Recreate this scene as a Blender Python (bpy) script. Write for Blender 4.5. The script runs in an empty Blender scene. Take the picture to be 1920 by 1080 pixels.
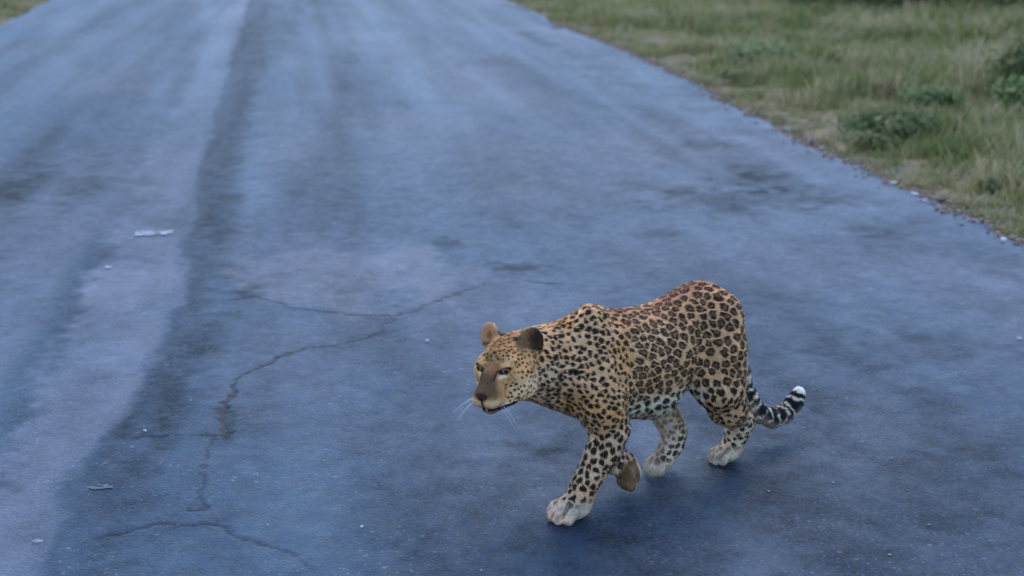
import bpy, bmesh, math, random
import numpy as np
from mathutils import Vector, Matrix
from mathutils.kdtree import KDTree
rng=np.random.default_rng(7); random.seed(7)
S=bpy.context.scene; COL=S.collection
# ================= camera, sky, sun, exposure =================
PITCH=math.radians(16.009); YAW=math.radians(8.991); CAM_H=1.88
cd=bpy.data.cameras.new('camera'); cam=bpy.data.objects.new('camera',cd); COL.objects.link(cam)
cam.location=(0,0,CAM_H); cam.rotation_euler=(math.pi/2-PITCH,0,-YAW)
cd.sensor_width=36; cd.lens=2600/1920*36; cd.clip_start=.05; cd.clip_end=3000
cd.dof.use_dof=True; cd.dof.focus_distance=4.2; cd.dof.aperture_fstop=2.4
S.camera=cam
W=bpy.data.worlds.new('World'); S.world=W; W.use_nodes=True
nt=W.node_tree; nt.nodes.clear()
sky=nt.nodes.new('ShaderNodeTexSky'); sky.sky_type='NISHITA'; sky.sun_disc=False
SUN_EL=math.radians(58); SUN_AZ=math.radians(20)
sky.sun_elevation=SUN_EL; sky.sun_rotation=SUN_AZ; sky.air_density=1.0; sky.dust_density=.3; sky.ozone_density=3.5
bg=nt.nodes.new('ShaderNodeBackground'); bg.inputs[1].default_value=.15
wo=nt.nodes.new('ShaderNodeOutputWorld'); nt.links.new(sky.outputs[0],bg.inputs[0]); nt.links.new(bg.outputs[0],wo.inputs[0])
sd=bpy.data.lights.new('sun','SUN'); sd.energy=.7; sd.angle=math.radians(38); sd.color=(1,.93,.84)
sun=bpy.data.objects.new('sun',sd); COL.objects.link(sun)
sv=Vector((math.sin(SUN_AZ)*math.cos(SUN_EL),math.cos(SUN_AZ)*math.cos(SUN_EL),math.sin(SUN_EL)))
sun.rotation_euler=sv.to_track_quat('Z','Y').to_euler()
S.view_settings.view_transform='Standard'; S.view_settings.look='None'; S.view_settings.exposure=1.55; S.view_settings.gamma=1; S.view_settings.use_curve_mapping=False
S.render.engine='CYCLES'

# ================= helpers =================
def tag(o,label=None,cat=None,group=None,kind=None):
    if label: o['label']=label
    if cat: o['category']=cat
    if group: o['group']=group
    if kind: o['kind']=kind
    return o
def link(name,me,parent=None,loc=None,rot=None):
    o=bpy.data.objects.new(name,me); COL.objects.link(o)
    if parent: o.parent=parent
    if loc is not None: o.location=loc
    if rot is not None: o.rotation_euler=rot
    return o
def mesh_np(name,V,Fc,smooth=True,mat=None):
    V=np.asarray(V,np.float32); Fc=np.asarray(Fc,np.int32); k=Fc.shape[1]
    me=bpy.data.meshes.new(name); me.vertices.add(len(V)); me.vertices.foreach_set('co',V.ravel())
    me.loops.add(Fc.size); me.loops.foreach_set('vertex_index',Fc.ravel())
    me.polygons.add(len(Fc)); me.polygons.foreach_set('loop_start',np.arange(0,Fc.size,k,dtype=np.int32))
    try: me.polygons.foreach_set('loop_total',np.full(len(Fc),k,np.int32))
    except Exception: pass
    me.polygons.foreach_set('use_smooth',np.full(len(Fc),smooth)); me.update(calc_edges=True)
    if mat: me.materials.append(mat)
    return me
def attr(me,name,data):
    n=len(me.vertices)
    if data.ndim==1:
        a=me.attributes.new(name,'FLOAT','POINT'); a.data.foreach_set('value',data.astype(np.float32))
    else:
        a=me.attributes.new(name,'FLOAT_COLOR','POINT'); c=np.ones((n,4),np.float32); c[:,:3]=data; a.data.foreach_set('color',c.ravel())
def vnoise(P,seed=0):
    P=np.asarray(P,np.float64); i=np.floor(P).astype(np.int64); f=P-i; f=f*f*(3-2*f)
    def h(x,y,z):
        n=(x*374761393+y*668265263+z*2147483647+seed*144665)&0xffffffff
        n=((n^(n>>13))*1274126177)&0xffffffff; n=((n^(n>>15))*2246822519)&0xffffffff
        return ((n^(n>>16))&0xffff)/65535.
    r=0
    for a in (0,1):
        for b in (0,1):
            for c in (0,1):
                w=(f[:,0] if a else 1-f[:,0])*(f[:,1] if b else 1-f[:,1])*(f[:,2] if c else 1-f[:,2])
                r=r+w*h(i[:,0]+a,i[:,1]+b,i[:,2]+c)
    return r
def fbm(P,seed=0,o=3):
    r=0;a=.5;t=0
    for k in range(o): r=r+a*vnoise(P*2**k,seed+k*17); t+=a; a*=.5
    return r/t
def ss(a,b,x):
    t=np.clip((x-a)/(b-a),0,1); return t*t*(3-2*t)
def mat(name,rough=.8,col=None,spec=.5):
    m=bpy.data.materials.new(name); m.use_nodes=True; b=m.node_tree.nodes['Principled BSDF']
    b.inputs['Roughness'].default_value=rough; b.inputs['Specular IOR Level'].default_value=spec
    if col: b.inputs['Base Color'].default_value=(*col,1)
    return m,m.node_tree,b
def N(nt,t,**k):
    n=nt.nodes.new(t)
    for a,v in k.items(): setattr(n,a,v)
    return n
def polydist(P,L):
    d=np.full(len(P),1e9)
    for a,b in zip(L[:-1],L[1:]):
        a=np.array(a);b=np.array(b);ab=b-a; t=np.clip(((P-a)@ab)/(ab@ab+1e-12),0,1)
        d=np.minimum(d,np.linalg.norm(P-a-t[:,None]*ab,axis=1))
    return d

# ================= ground and road =================
def edge_r(y): return 3.89+.10*(vnoise(np.c_[y*.9,y*0,y*0],8)-.5)+.05*(np.interp(y,[6,9,13,16,20,26],[0,.3,1.8,2,-1,-.5]))+.05*(vnoise(np.c_[y*2.2,y*0,y*0],3)-.5)+.07*(vnoise(np.c_[y*7,y*0,y*0],4)-.5)
def edge_l(y): return -4.15+.10*(vnoise(np.c_[y*1.5,y*0,y*0],5)-.5)+.05*(vnoise(np.c_[y*8,y*0,y*0],6)-.5)
def make_road():
    ys=[-6.]
    while ys[-1]<160:
        y=ys[-1]; ys.append(y+(.10 if y<2 else .0085 if y<6.8 else .0085+(y-6.8)*.007))
    ys=np.array(ys)
    xs=np.concatenate([np.arange(-4.15,-1.2,.04),np.arange(-1.2,-.66,.0125),np.arange(-.66,1.32,.0075),np.arange(1.32,1.9,.014),np.arange(1.9,3.9,.028)])
    xs=(xs-xs[0])/(xs[-1]-xs[0])
    X0=xs*(3.89+4.15)-4.15
    l=edge_l(ys)[:,None]; r=edge_r(ys)[:,None]
    wl=np.clip((-X0-3.2)/.95,0,1)[None]; wr=np.clip((X0-2.9)/.99,0,1)[None]
    X=X0[None]+wl*(l+4.15)+wr*(r-3.89); Y=np.repeat(ys[:,None],len(xs),1)
    P=np.c_[X.ravel(),Y.ravel()]; P3=np.c_[P,np.zeros(len(P))]
    x,y=P.T
    n1=fbm(P3*[1.4,.5,1],11,4); n2=fbm(P3*[5,3,1],12,3); n3=fbm(P3*[14,14,1],14,3); n4=fbm(P3*[3.2,.22,1],15,3)
    tone=((n1-.5)*.70+(n2-.5)*.62)*(1-.6*ss(7.5,10,y))+(n3-.5)*.60+(n4-.5)*(.85+.5*ss(8,11,y))-.13*ss(6.4,4.0,y+n1)*ss(-.5,.4,x)+.16+.12*ss(8,18,y)+.22*ss(-1.10,-1.20,x+(n2-.5)*.2)*ss(9,7,y)  # near asphalt darkened in the tone, painting in the grazing-light falloff
    warm=(fbm(P3*[1.1,.7,1],21,3)-.5)*1.0+.45*ss(-1.10,-1.20,x)*ss(9,7,y)
    wob=(n2-.5)*.16+(n3-.5)*.10
    # pale worn strip between the wheel tracks and the dark track beside it
    xe=np.interp(y,[3.4,4.35,4.9,5.6,6.5,7.7,11,18],[-.74,-.78,-.70,-.59,-.57,-.62,-.67,-.69])
    band=ss(-1.07,-.93,x+wob*1.4)*(1-ss(-.07,.07,x+wob*1.3-xe))
    band=band*(ss(8.6,7.2,y)+.40*ss(7.2,8.6,y))*(.45+.95*fbm(P3*[3,1.6,1],19,4))
    tone+=band*.38; warm+=band*.75
    dark=ss(-.02,.05,x+wob*.7-xe)*(1-ss(-.08,.14,x+wob-np.interp(y,[3.6,4.5,5,6,10],[-.60,-.52,-.46,-.40,-.37])))
    tone-=dark*.50*(.7+.6*n1)*(.55+.45*ss(3.9,5.2,y)); warm-=dark*.2
    tone-=.20*np.exp(-((x+1.04+wob)/.07)**2)*ss(8.5,7,y)*ss(4.4,5,y)
    tone-=.26*np.exp(-((x-.44+wob)/.11)**2)*ss(9,12,y); tone+=.16*np.exp(-((x-1.15+wob)/.28)**2)*ss(8,11,y); tone-=.16*np.exp(-((x-1.75+wob)/.2)**2)*ss(9,12,y)
    tone-=.24*np.exp(-((x+1.85+wob)/.30)**2)*ss(4,5,y)
    # older paler patch
    pd=np.sqrt(((x-.28)/.62)**2+((y-6.78)/.80)**2)+(n2-.5)*1.3+(n1-.5)*1.0
    pm=1-ss(.65,1.15,pd); tone+=pm*.22; warm+=pm*.7
    for cx,cy,rx,ry,a in ((1.95,7.3,.3,.12,.14),(.5,9.8,.5,.2,.10),(1.2,12.5,.5,.3,.12),(2.2,15.5,.5,.7,.14),(1.0,4.6,.5,.25,.10),(2.4,5.2,.6,.25,.12),(-1.6,5.6,.25,.3,.16),(-1.7,9.2,.5,.8,.14),(1.12,6.75,.17,.16,.40),(.80,7.25,.12,.18,.30),(2.75,8.1,.62,.42,.34),(3.05,8.6,.45,.40,.22),(2.35,8.55,.35,.22,.16),(-.25,6.45,.09,.2,.28),(-.6,4.75,.14,.16,.14),(3.3,7.2,.25,.3,.16),(2.6,10.0,.3,.8,.10)):
        q=np.sqrt(((x-cx)/rx)**2+((y-cy)/ry)**2)+(n2-.5)*.9+(n3-.5)*.9; tone-=1.55*a*(1-ss(.35,1.1,q))
    # coarse shoulder strip along the right edge
    sh=ss(-.06,.05,x-2.98-(n2-.5)*.25); tone-=sh*.09*ss(7.5,8.6,y); shn=fbm(P3*[3.5,3.5,1],31,3)
    tone+=sh*(shn-.5)*1.1
    tone+=.16*np.exp(-((x-2.86)/.07)**2)*ss(8.8,10,y)
    ed=np.minimum(r.repeat(len(xs),1).ravel()-x,x-l.repeat(len(xs),1).ravel())
    tone+=.16*np.exp(-(ed/.10)**2)+.25*np.exp(-(ed/.04)**2)*(n3-.3); warm+=.5*np.exp(-(ed/.10)**2)
    # cracks: real grooves
    crk=np.zeros(len(P)); m=(y>3.3)&(y<7)&(x>-.8)&(x<1.6)
    Pj=P[m]+np.c_[(n3[m]-.5)*.06+(fbm(P3[m]*[45,45,1],47,2)-.5)*.028,(fbm(P3[m]*[9,9,1],44,3)-.5)*.08+(fbm(P3[m]*[45,45,1],48,2)-.5)*.028]
    cr=np.zeros(m.sum())
    for L,wd,am in (([(-.38,6.35),(-.21,6.42),(-.02,6.17),(.2,6.05),(.41,5.98),(.55,6.13),(.72,6.32),(.83,6.4),(.96,6.57),(1.13,6.45),(1.27,6.37)],.010,.62),
                    ([(.41,5.96),(.28,5.72),(.16,5.6),(-.02,5.59)],.011,.55),
                    ([(-.02,5.59),(-.17,5.41),(-.27,5.23),(-.28,5.02),(-.32,4.89),(-.28,4.75),(-.3,4.65)],.013,1.),
                    ([(-.3,4.66),(-.46,4.7),(-.60,4.66)],.012,.5),
                    ([(-.32,4.92),(-.27,4.78),(-.30,4.68)],.022,.8),
                    ([(-.33,4.65),(-.34,4.42),(-.36,4.29),(-.33,4.05),(-.38,4.05)],.010,.55),
                    ([(-.62,3.88),(-.5,3.95),(-.29,3.93),(-.24,3.87),(-.13,3.77),(-.04,3.68),(.02,3.57)],.008,.6)):
        d=polydist(Pj,L); w=wd*np.clip(2.6*fbm(P3[m]*[4,4,1],46,3)-.45,.05,1.6)
        cr=np.maximum(cr,am*(1-ss(w*.35,w*1.0,d))); tone[m]-=.10*am*np.exp(-(d/.05)**2)
    crk[m]=cr
    # camber and fine unevenness
    z=.03+.010*(n1-.5)-.006*np.minimum(crk,1)+.0015*(n3-.5)-.02*ss(.12,0,ed)
    V=np.c_[x,y,z]; ny,nx=X.shape
    i=np.arange(ny*nx).reshape(ny,nx); Q=np.stack([i[:-1,:-1],i[:-1,1:],i[1:,1:],i[1:,:-1]],-1).reshape(-1,4)
    m_,t,b=mat('asphalt',.62)
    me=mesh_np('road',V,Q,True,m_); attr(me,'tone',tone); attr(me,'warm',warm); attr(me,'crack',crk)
    L=t.links
    def at(n): a=N(t,'ShaderNodeAttribute',attribute_name=n); return a.outputs['Fac']
    tc=N(t,'ShaderNodeTexCoord')
    # stone chips in the tar
    vo=N(t,'ShaderNodeTexVoronoi'); vo.inputs['Scale'].default_value=95; L.new(tc.outputs['Object'],vo.inputs['Vector'])
    vo2=N(t,'ShaderNodeTexVoronoi'); vo2.inputs['Scale'].default_value=38; L.new(tc.outputs['Object'],vo2.inputs['Vector'])
    no=N(t,'ShaderNodeTexNoise'); no.inputs['Scale'].default_value=22; no.inputs['Detail'].default_value=6; L.new(tc.outputs['Object'],no.inputs['Vector'])
    no2=N(t,'ShaderNodeTexNoise'); no2.inputs['Scale'].default_value=2.2; no2.inputs['Detail'].default_value=4; L.new(tc.outputs['Object'],no2.inputs['Vector'])
    def M(op,a,b_,c=None):
        n=N(t,'ShaderNodeMath',operation=op)
        for k,v in enumerate((a,b_,c)):
            if v is None: continue
            if isinstance(v,(int,float)): n.inputs[k].default_value=v
            else: L.new(v,n.inputs[k])
        return n.outputs[0]
    sep=N(t,'ShaderNodeSeparateColor'); L.new(vo.outputs['Color'],sep.inputs[0])
    sep2=N(t,'ShaderNodeSeparateColor'); L.new(vo2.outputs['Color'],sep2.inputs[0])
    chip=M('MULTIPLY',M('GREATER_THAN',sep.outputs[0],.93),M('LESS_THAN',vo.outputs['Distance'],.42))
    chip2=M('MULTIPLY',M('GREATER_THAN',sep2.outputs[1],.94),M('LESS_THAN',vo2.outputs['Distance'],.30))
    patchy=M('MULTIPLY_ADD',no2.outputs['Fac'],3.2,-1.1)
    patchy=N(t,'ShaderNodeClamp'); L.new(M('MULTIPLY_ADD',no2.outputs['Fac'],3.4,-1.2),patchy.inputs[0])
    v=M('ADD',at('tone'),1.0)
    v=M('ADD',v,M('MULTIPLY_ADD',sep.outputs[1],.6,-.3))
    v=M('ADD',v,M('MULTIPLY_ADD',no.outputs['Fac'],.7,-.35))
    chf=M('MULTIPLY',M('MAXIMUM',chip,chip2),M('MULTIPLY',patchy.outputs[0],.34))
    v=M('MULTIPLY',v,M('MULTIPLY_ADD',at('crack'),-.82,1.0))
    mx=N(t,'ShaderNodeMix',data_type='RGBA'); mx.inputs[6].default_value=(.0080,.0275,.052,1); mx.inputs[7].default_value=(.046,.052,.072,1)
    wf=N(t,'ShaderNodeClamp'); L.new(M('ADD',at('warm'),.25),wf.inputs[0]); L.new(wf.outputs[0],mx.inputs[0])
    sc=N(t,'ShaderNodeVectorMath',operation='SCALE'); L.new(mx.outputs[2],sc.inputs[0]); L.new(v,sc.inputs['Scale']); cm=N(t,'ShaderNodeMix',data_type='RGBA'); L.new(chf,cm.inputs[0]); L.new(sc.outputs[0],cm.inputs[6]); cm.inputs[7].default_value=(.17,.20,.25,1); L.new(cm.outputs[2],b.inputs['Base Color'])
    bp=N(t,'ShaderNodeBump'); bp.inputs['Strength'].default_value=.5; bp.inputs['Distance'].default_value=.003
    L.new(M('ADD',M('MULTIPLY',vo.outputs['Distance'],-1.0),M('MULTIPLY',no.outputs['Fac'],1.6)),bp.inputs['Height']); L.new(bp.outputs[0],b.inputs['Normal'])
    L.new(M('MULTIPLY_ADD',no.outputs['Fac'],.35,.45),b.inputs['Roughness']); sp_=N(t,'ShaderNodeClamp'); sp_.inputs['Min'].default_value=.06; sp_.inputs['Max'].default_value=.6
    L.new(M('MULTIPLY',M('MULTIPLY_ADD',at('tone'),1.0,1.0),.22),sp_.inputs[0]); L.new(sp_.outputs[0],b.inputs['Specular IOR Level'])
    tag(link('road',me),kind='structure')
make_road()

def make_ground():
    g=np.concatenate([-np.geomspace(700,12,26),np.arange(-11.6,20.5,.35),np.geomspace(21,700,26)])
    gy=np.concatenate([-np.geomspace(400,6,14),np.arange(-5,42,.35),np.geomspace(43,900,26)])
    X,Y=np.meshgrid(g,gy); P=np.c_[X.ravel(),Y.ravel(),0*X.ravel()]
    off=np.where(P[:,0]>0,P[:,0]-4.0,-4.2-P[:,0])
    z=np.where(off<0,-.05,0)+ss(0,1,off)*.05*fbm(P*.7,60,3)-ss(.5,3,off)*.05+ss(5,25,off)*.25*fbm(P*.12,61,2)
    P[:,2]=z; ny,nx=X.shape; i=np.arange(nx*ny).reshape(ny,nx); Q=np.stack([i[:-1,:-1],i[:-1,1:],i[1:,1:],i[1:,:-1]],-1).reshape(-1,4)
    m,t,b=mat('verge_soil',.95,spec=.15)
    tc=N(t,'ShaderNodeTexCoord'); no=N(t,'ShaderNodeTexNoise'); no.inputs['Scale'].default_value=3; no.inputs['Detail'].default_value=8; no.inputs['Roughness'].default_value=.7
    t.links.new(tc.outputs['Object'],no.inputs['Vector'])
    cr=N(t,'ShaderNodeValToRGB'); cr.color_ramp.elements[0].position=.35; cr.color_ramp.elements[0].color=(.08,.09,.045,1); cr.color_ramp.elements[1].position=.65; cr.color_ramp.elements[1].color=(.25,.175,.105,1)
    t.links.new(no.outputs['Fac'],cr.inputs[0]); t.links.new(cr.outputs[0],b.inputs['Base Color'])
    bp=N(t,'ShaderNodeBump'); bp.inputs['Distance'].default_value=.03; t.links.new(no.outputs['Fac'],bp.inputs['Height']); t.links.new(bp.outputs[0],b.inputs['Normal'])
    tag(link('ground',mesh_np('ground',P,Q,True,m)),kind='structure')
make_ground()
def gz(x,y):
    return 0.0

# ================= verge grass =================
def grass_mat(name,green,mid,dry,scale=.9):
    m,t,b=mat(name,.75,spec=.2); L=t.links
    geo=N(t,'ShaderNodeNewGeometry'); no=N(t,'ShaderNodeTexNoise'); no.inputs['Scale'].default_value=scale; no.inputs['Detail'].default_value=5; no.inputs['Roughness'].default_value=.65
    L.new(geo.outputs['Position'],no.inputs['Vector'])
    oi=N(t,'ShaderNodeObjectInfo'); at=N(t,'ShaderNodeAttribute',attribute_name='shade')
    a=N(t,'ShaderNodeMath',operation='MULTIPLY_ADD'); a.inputs[1].default_value=.16; L.new(oi.outputs['Random'],a.inputs[0]); L.new(no.outputs['Fac'],a.inputs[2])
    a2=N(t,'ShaderNodeMath',operation='MULTIPLY_ADD'); a2.inputs[1].default_value=.22; L.new(at.outputs['Fac'],a2.inputs[0]); L.new(a.outputs[0],a2.inputs[2])
    cr=N(t,'ShaderNodeValToRGB'); e=cr.color_ramp.elements; e[0].position=.50; e[0].color=(*green,1); e[1].position=.84; e[1].color=(*dry,1)
    k=e.new(.67); k.color=(*mid,1)
    L.new(a2.outputs[0],cr.inputs[0]); L.new(cr.outputs[0],b.inputs['Base Color'])
    tr=N(t,'ShaderNodeBsdfTranslucent'); L.new(cr.outputs[0],tr.inputs[0]); mx=N(t,'ShaderNodeMixShader'); mx.inputs[0].default_value=.3
    L.new(b.outputs[0],mx.inputs[1]); L.new(tr.outputs[0],mx.inputs[2]); L.new(mx.outputs[0],t.nodes['Material Output'].inputs[0])
    return m
GM=grass_mat('verge_grass_blades',(.135,.165,.052),(.25,.24,.09),(.43,.34,.20))
def tuft_mesh(nb,h,rad,seed,lean=.5,bw=.006):
    r=np.random.default_rng(seed); V=[];Fq=[];A=[]
    for i in range(nb):
        a=r.uniform(0,6.283); q=rad*math.sqrt(r.uniform()); x,y=q*math.cos(a),q*math.sin(a); hh=h*r.uniform(.45,1.1)
        da=r.uniform(0,6.283); le=lean*r.uniform(.2,1)*hh; w=bw*r.uniform(.6,1.4); wa=r.uniform(0,3.14); wx,wy=math.cos(wa)*w,math.sin(wa)*w
        sh=r.uniform(); b0=len(V)
        for s,ww in ((0,1),(.5,.8),(1,.12)):
            cx=x+math.cos(da)*le*s*s; cy=y+math.sin(da)*le*s*s; cz=hh*(s-.12*s*s)-.02
            V+=[(cx-wx*ww,cy-wy*ww,cz),(cx+wx*ww,cy+wy*ww,cz)]; A+=[sh,sh]
        Fq+=[(b0,b0+1,b0+3,b0+2),(b0+2,b0+3,b0+5,b0+4)]
    me=mesh_np('grass_tuft',V,Fq,True,GM); attr(me,'shade',np.array(A)); return me
tcol=bpy.data.collections.new('tufts')
specs=[(26,.10,.12,.7,.005),(30,.16,.12,.6,.006),(34,.24,.13,.55,.006),(22,.30,.10,.6,.005),(30,.13,.15,.9,.008),(40,.20,.16,.7,.009)]
tobs=[]
for k,(nb,h,rad,le,bw) in enumerate(specs):
    o=bpy.data.objects.new('grass_tuft',tuft_mesh(nb,h,rad,k+50,le,bw)); tcol.objects.link(o); tobs.append(o)
def scatter(name,pts,scl,idx):
    me=bpy.data.meshes.new(name); me.vertices.add(len(pts)); me.vertices.foreach_set('co',np.asarray(pts,np.float32).ravel())
    a=me.attributes.new('scl','FLOAT','POINT'); a.data.foreach_set('value',np.asarray(scl,np.float32))
    a=me.attributes.new('idx','INT','POINT'); a.data.foreach_set('value',np.asarray(idx,np.int32))
    a=me.attributes.new('rot','FLOAT','POINT'); a.data.foreach_set('value',rng.uniform(0,6.28,len(pts)).astype(np.float32))
    o=link(name,me); ng=bpy.data.node_groups.new(name,'GeometryNodeTree')
    ng.interface.new_socket('Geometry',in_out='INPUT',socket_type='NodeSocketGeometry'); ng.interface.new_socket('Geometry',in_out='OUTPUT',socket_type='NodeSocketGeometry')
    gi=ng.nodes.new('NodeGroupInput'); go=ng.nodes.new('NodeGroupOutput'); ip=ng.nodes.new('GeometryNodeInstanceOnPoints')
    ci=ng.nodes.new('GeometryNodeCollectionInfo'); ci.inputs[0].default_value=tcol; ci.inputs[1].default_value=True; ci.inputs[2].default_value=True
    def na(n,t):
        q=ng.nodes.new('GeometryNodeInputNamedAttribute'); q.data_type=t; q.inputs[0].default_value=n; return q.outputs['Attribute']
    cx=ng.nodes.new('ShaderNodeCombineXYZ'); L=ng.links; L.new(na('rot','FLOAT'),cx.inputs[2])
    L.new(gi.outputs[0],ip.inputs['Points']); L.new(ci.outputs[0],ip.inputs['Instance']); ip.inputs['Pick Instance'].default_value=True
    L.new(na('idx','INT'),ip.inputs['Instance Index']); L.new(cx.outputs[0],ip.inputs['Rotation']); L.new(na('scl','FLOAT'),ip.inputs['Scale']); L.new(ip.outputs[0],go.inputs[0])
    md=o.modifiers.new('scatter','NODES'); md.node_group=ng; return o
def field(x0,x1,y0,y1,dens,right=True):
    n=int((x1-x0)*(y1-y0)*dens); x=rng.uniform(x0,x1,n); y=rng.uniform(y0,y1,n)
    off=(x-edge_r(y)) if right else (edge_l(y)-x)
    P=np.c_[x,y,0*x]; cl=fbm(P*1.3,80,3); big=fbm(P*.45,81,2)
    keep=(off>-.06)&(rng.uniform(0,1,n)<ss(-.12,.12,off)*(.6+.9*cl))
    x,y,off,cl,big=[q[keep] for q in (x,y,off,cl,big)]
    s=(.30+.25*ss(0,.15,off)+.55*ss(.1,1.2,off))*(.55+.9*cl)*rng.uniform(.7,1.25,len(x))*(1+.5*ss(8,25,y))
    hi=rng.uniform(0,1,len(x))+big*1.3-.65
    idx=np.where(hi<.3,0,np.where(hi<.55,4,np.where(hi<.75,1,np.where(hi<.93,5,np.where(hi<1.1,2,3)))))
    idx[off<.35]=np.where(rng.uniform(0,1,(off<.35).sum())<.5,0,4)
    return np.c_[x,y,0*x],s,idx
p1,s1,i1=field(3.9,8.5,4,14,70); p2,s2,i2=field(3.9,19,14,34,34); p3,s3,i3=field(8.5,16,5,14,40)
tag(scatter('verge_grass',np.r_[p1,p2,p3],np.r_[s1,s2,s3],np.r_[i1,i2,i3]),'short mixed green and dry grass covering the road verge','grass',kind='stuff')
p,s,i=field(-9,-4.1,12,38,22,False)
tag(scatter('far_verge_grass',p,s,i),'grass on the verge at the top left corner beyond the road','grass',kind='stuff')

# ================= weeds and shrubs =================
def leaf_clump(seed,rad,h,n,leaf,dome=1.):
    r=np.random.default_rng(seed); V=[];Fq=[];A=[]
    lob=[(r.uniform(-.5,.5)*rad,r.uniform(-.5,.5)*rad,h*r.uniform(.35,.75),rad*r.uniform(.35,.62)) for _ in range(7)]
    for i in range(n):
        lx,ly,lz,lr=lob[r.integers(7)]
        d=r.normal(size=3); d/=np.linalg.norm(d); q=lr*r.uniform(.1,1.6)**.8
        c=np.array((lx,ly,lz))+d*q*np.array((1,1,h/rad*.7)); 
        if c[2]<.01: c[2]=r.uniform(.01,h*.3)
        nn=d+r.normal(size=3)*.5+np.array((0,0,.5)); nn/=np.linalg.norm(nn)
        u=np.cross(nn,r.normal(size=3)); u/=np.linalg.norm(u); v=np.cross(nn,u); s=leaf*r.uniform(.6,1.3)
        b0=len(V); V+=[c-u*s,c-v*s*.42+nn*s*.1,c+u*s-nn*s*.15,c+v*s*.42+nn*s*.1]; Fq.append((b0,b0+1,b0+2,b0+3)); A+=[r.uniform()]*4
    return np.array(V),np.array(Fq),np.array(A),lob
DM=grass_mat('dark_weed_leaves',(.10,.135,.05),(.16,.18,.07),(.28,.25,.13),1.5)
MM=grass_mat('green_weed_leaves',(.13,.19,.06),(.18,.23,.09),(.26,.27,.13),1.5)
SM,_,_=mat('weed_stems',.85,(.05,.042,.028))
def stems(lob,h,seed):
    V=[];Fq=[]; 
    for lx,ly,lz,lr in lob:
        r=.006+.01*h; b=len(V)
        for s in (0,1):
            for k in range(5):
                a=k*1.2566; rr=r*(1-.6*s); V.append((lx*s*.9+rr*math.cos(a),ly*s*.9+rr*math.sin(a),-.03+(lz+.03)*s))
        for k in range(5): Fq.append((b+k,b+(k+1)%5,b+5+(k+1)%5,b+5+k))
    return V,Fq
def weed(name,label,cat,x,y,rad,h,n,leaf,seed,m,group=None):
    e=link(name,None,loc=(x,y,0)); tag(e,label,cat,group)
    V,Fq,A,lob=leaf_clump(seed,rad,h,n,leaf); me=mesh_np('foliage',V,Fq,False,m); attr(me,'shade',A); link('foliage',me,e)
    V,Fq=stems(lob,h,seed); link('stem',mesh_np('stem',V,Fq,True,SM),e)
weed('weed_clump','broad dark green weed clump near the road edge, behind the leopard','weed',4.62,10.25,.46,.22,800,.045,1,DM)
weed('weed_clump','low dark weed patch just left of the broad weed clump','weed',4.30,9.75,.24,.14,320,.035,2,DM)
weed('shrub','tall dark leafy shrub near the right edge of the photo','shrub',6.75,11.9,.36,.62,1300,.05,3,DM)
weed('weed_clump','spreading green weed at the foot of the tall dark shrub','weed',6.35,11.2,.45,.30,900,.045,4,MM)
weed('weed_clump','small round dark weed low on the verge at the right','weed',4.42,8.15,.10,.11,160,.025,5,DM)
weed('weed_clump','low dark leafy tuft at the verge edge, farther up the road','weed',4.45,13.5,.22,.16,320,.035,6,DM)
weed('weed_clump','grey-green leafy weed in the middle of the grass verge','weed',5.65,11.6,.30,.22,500,.04,8,MM)
weed('weed_clump','pale green weed among tall grass left of the tall shrub','weed',5.1,14.6,.40,.26,600,.045,9,MM)
k=10
for (x,y,r,h,lb) in ((8.9,22.2,1.0,.9,'dark bush at the back of the verge, leftmost of the back row'),(10.4,21.4,1.2,1.0,'wide dark bush at the back of the verge, second from the left'),(11.6,19.9,.9,.8,'dark green bush at the top right corner of the photo'),(13.3,22.5,1.4,1.3,'tall bush at the back, beyond the top right corner bush')):
    weed('bush',lb,'bush',x,y,r,h,2600,.075,k,DM,'dark bushes along the back of the verge'); k+=1

# ================= stones, stick, paint remains =================
def stone_mesh(seed,rx,ry,rz,m):
    bm=bmesh.new(); bmesh.ops.create_icosphere(bm,subdivisions=2,radius=1); r=random.Random(seed)
    pl=[(Vector((r.gauss(0,1),r.gauss(0,1),r.gauss(0,1))).normalized(),r.uniform(.62,.9)) for _ in range(7)]
    for v in bm.verts:
        for n,d in pl:
            q=v.co.dot(n)
            if q>d: v.co-=n*(q-d)
        v.co=Vector((v.co.x*rx,v.co.y*ry,v.co.z*rz))
    me=bpy.data.meshes.new('stone'); bm.to_mesh(me); bm.free(); me.materials.append(m); return me
def stone_mat(n,a,b_):
    m,t,b=mat(n,.8,spec=.3); no=N(t,'ShaderNodeTexNoise'); no.inputs['Scale'].default_value=60; tc=N(t,'ShaderNodeTexCoord'); t.links.new(tc.outputs['Object'],no.inputs[0])
    cr=N(t,'ShaderNodeValToRGB'); cr.color_ramp.elements[0].color=(*a,1); cr.color_ramp.elements[1].color=(*b_,1); cr.color_ramp.elements[0].position=.35; cr.color_ramp.elements[1].position=.65
    t.links.new(no.outputs['Fac'],cr.inputs[0]); t.links.new(cr.outputs[0],b.inputs['Base Color']); return m
PW=stone_mat('pale_stone',(.28,.29,.30),(.50,.50,.50)); PG=stone_mat('grey_stone',(.16,.17,.19),(.30,.30,.31)); PD=stone_mat('dark_stone',(.03,.032,.035),(.08,.075,.07))
RZ=.030
def stone(label,x,y,rx,ry,rz,m,seed,group=None,z=RZ,name='pebble'):
    o=link(name,stone_mesh(seed,rx,ry,rz,m),loc=(x,y,z+rz*.45),rot=(0,0,seed*1.3)); tag(o,label,'stone',group)
stone('bright white pebble lying on the asphalt left of the leopard\'s head',.52,5.61,.012,.010,.007,PW,1)
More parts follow.
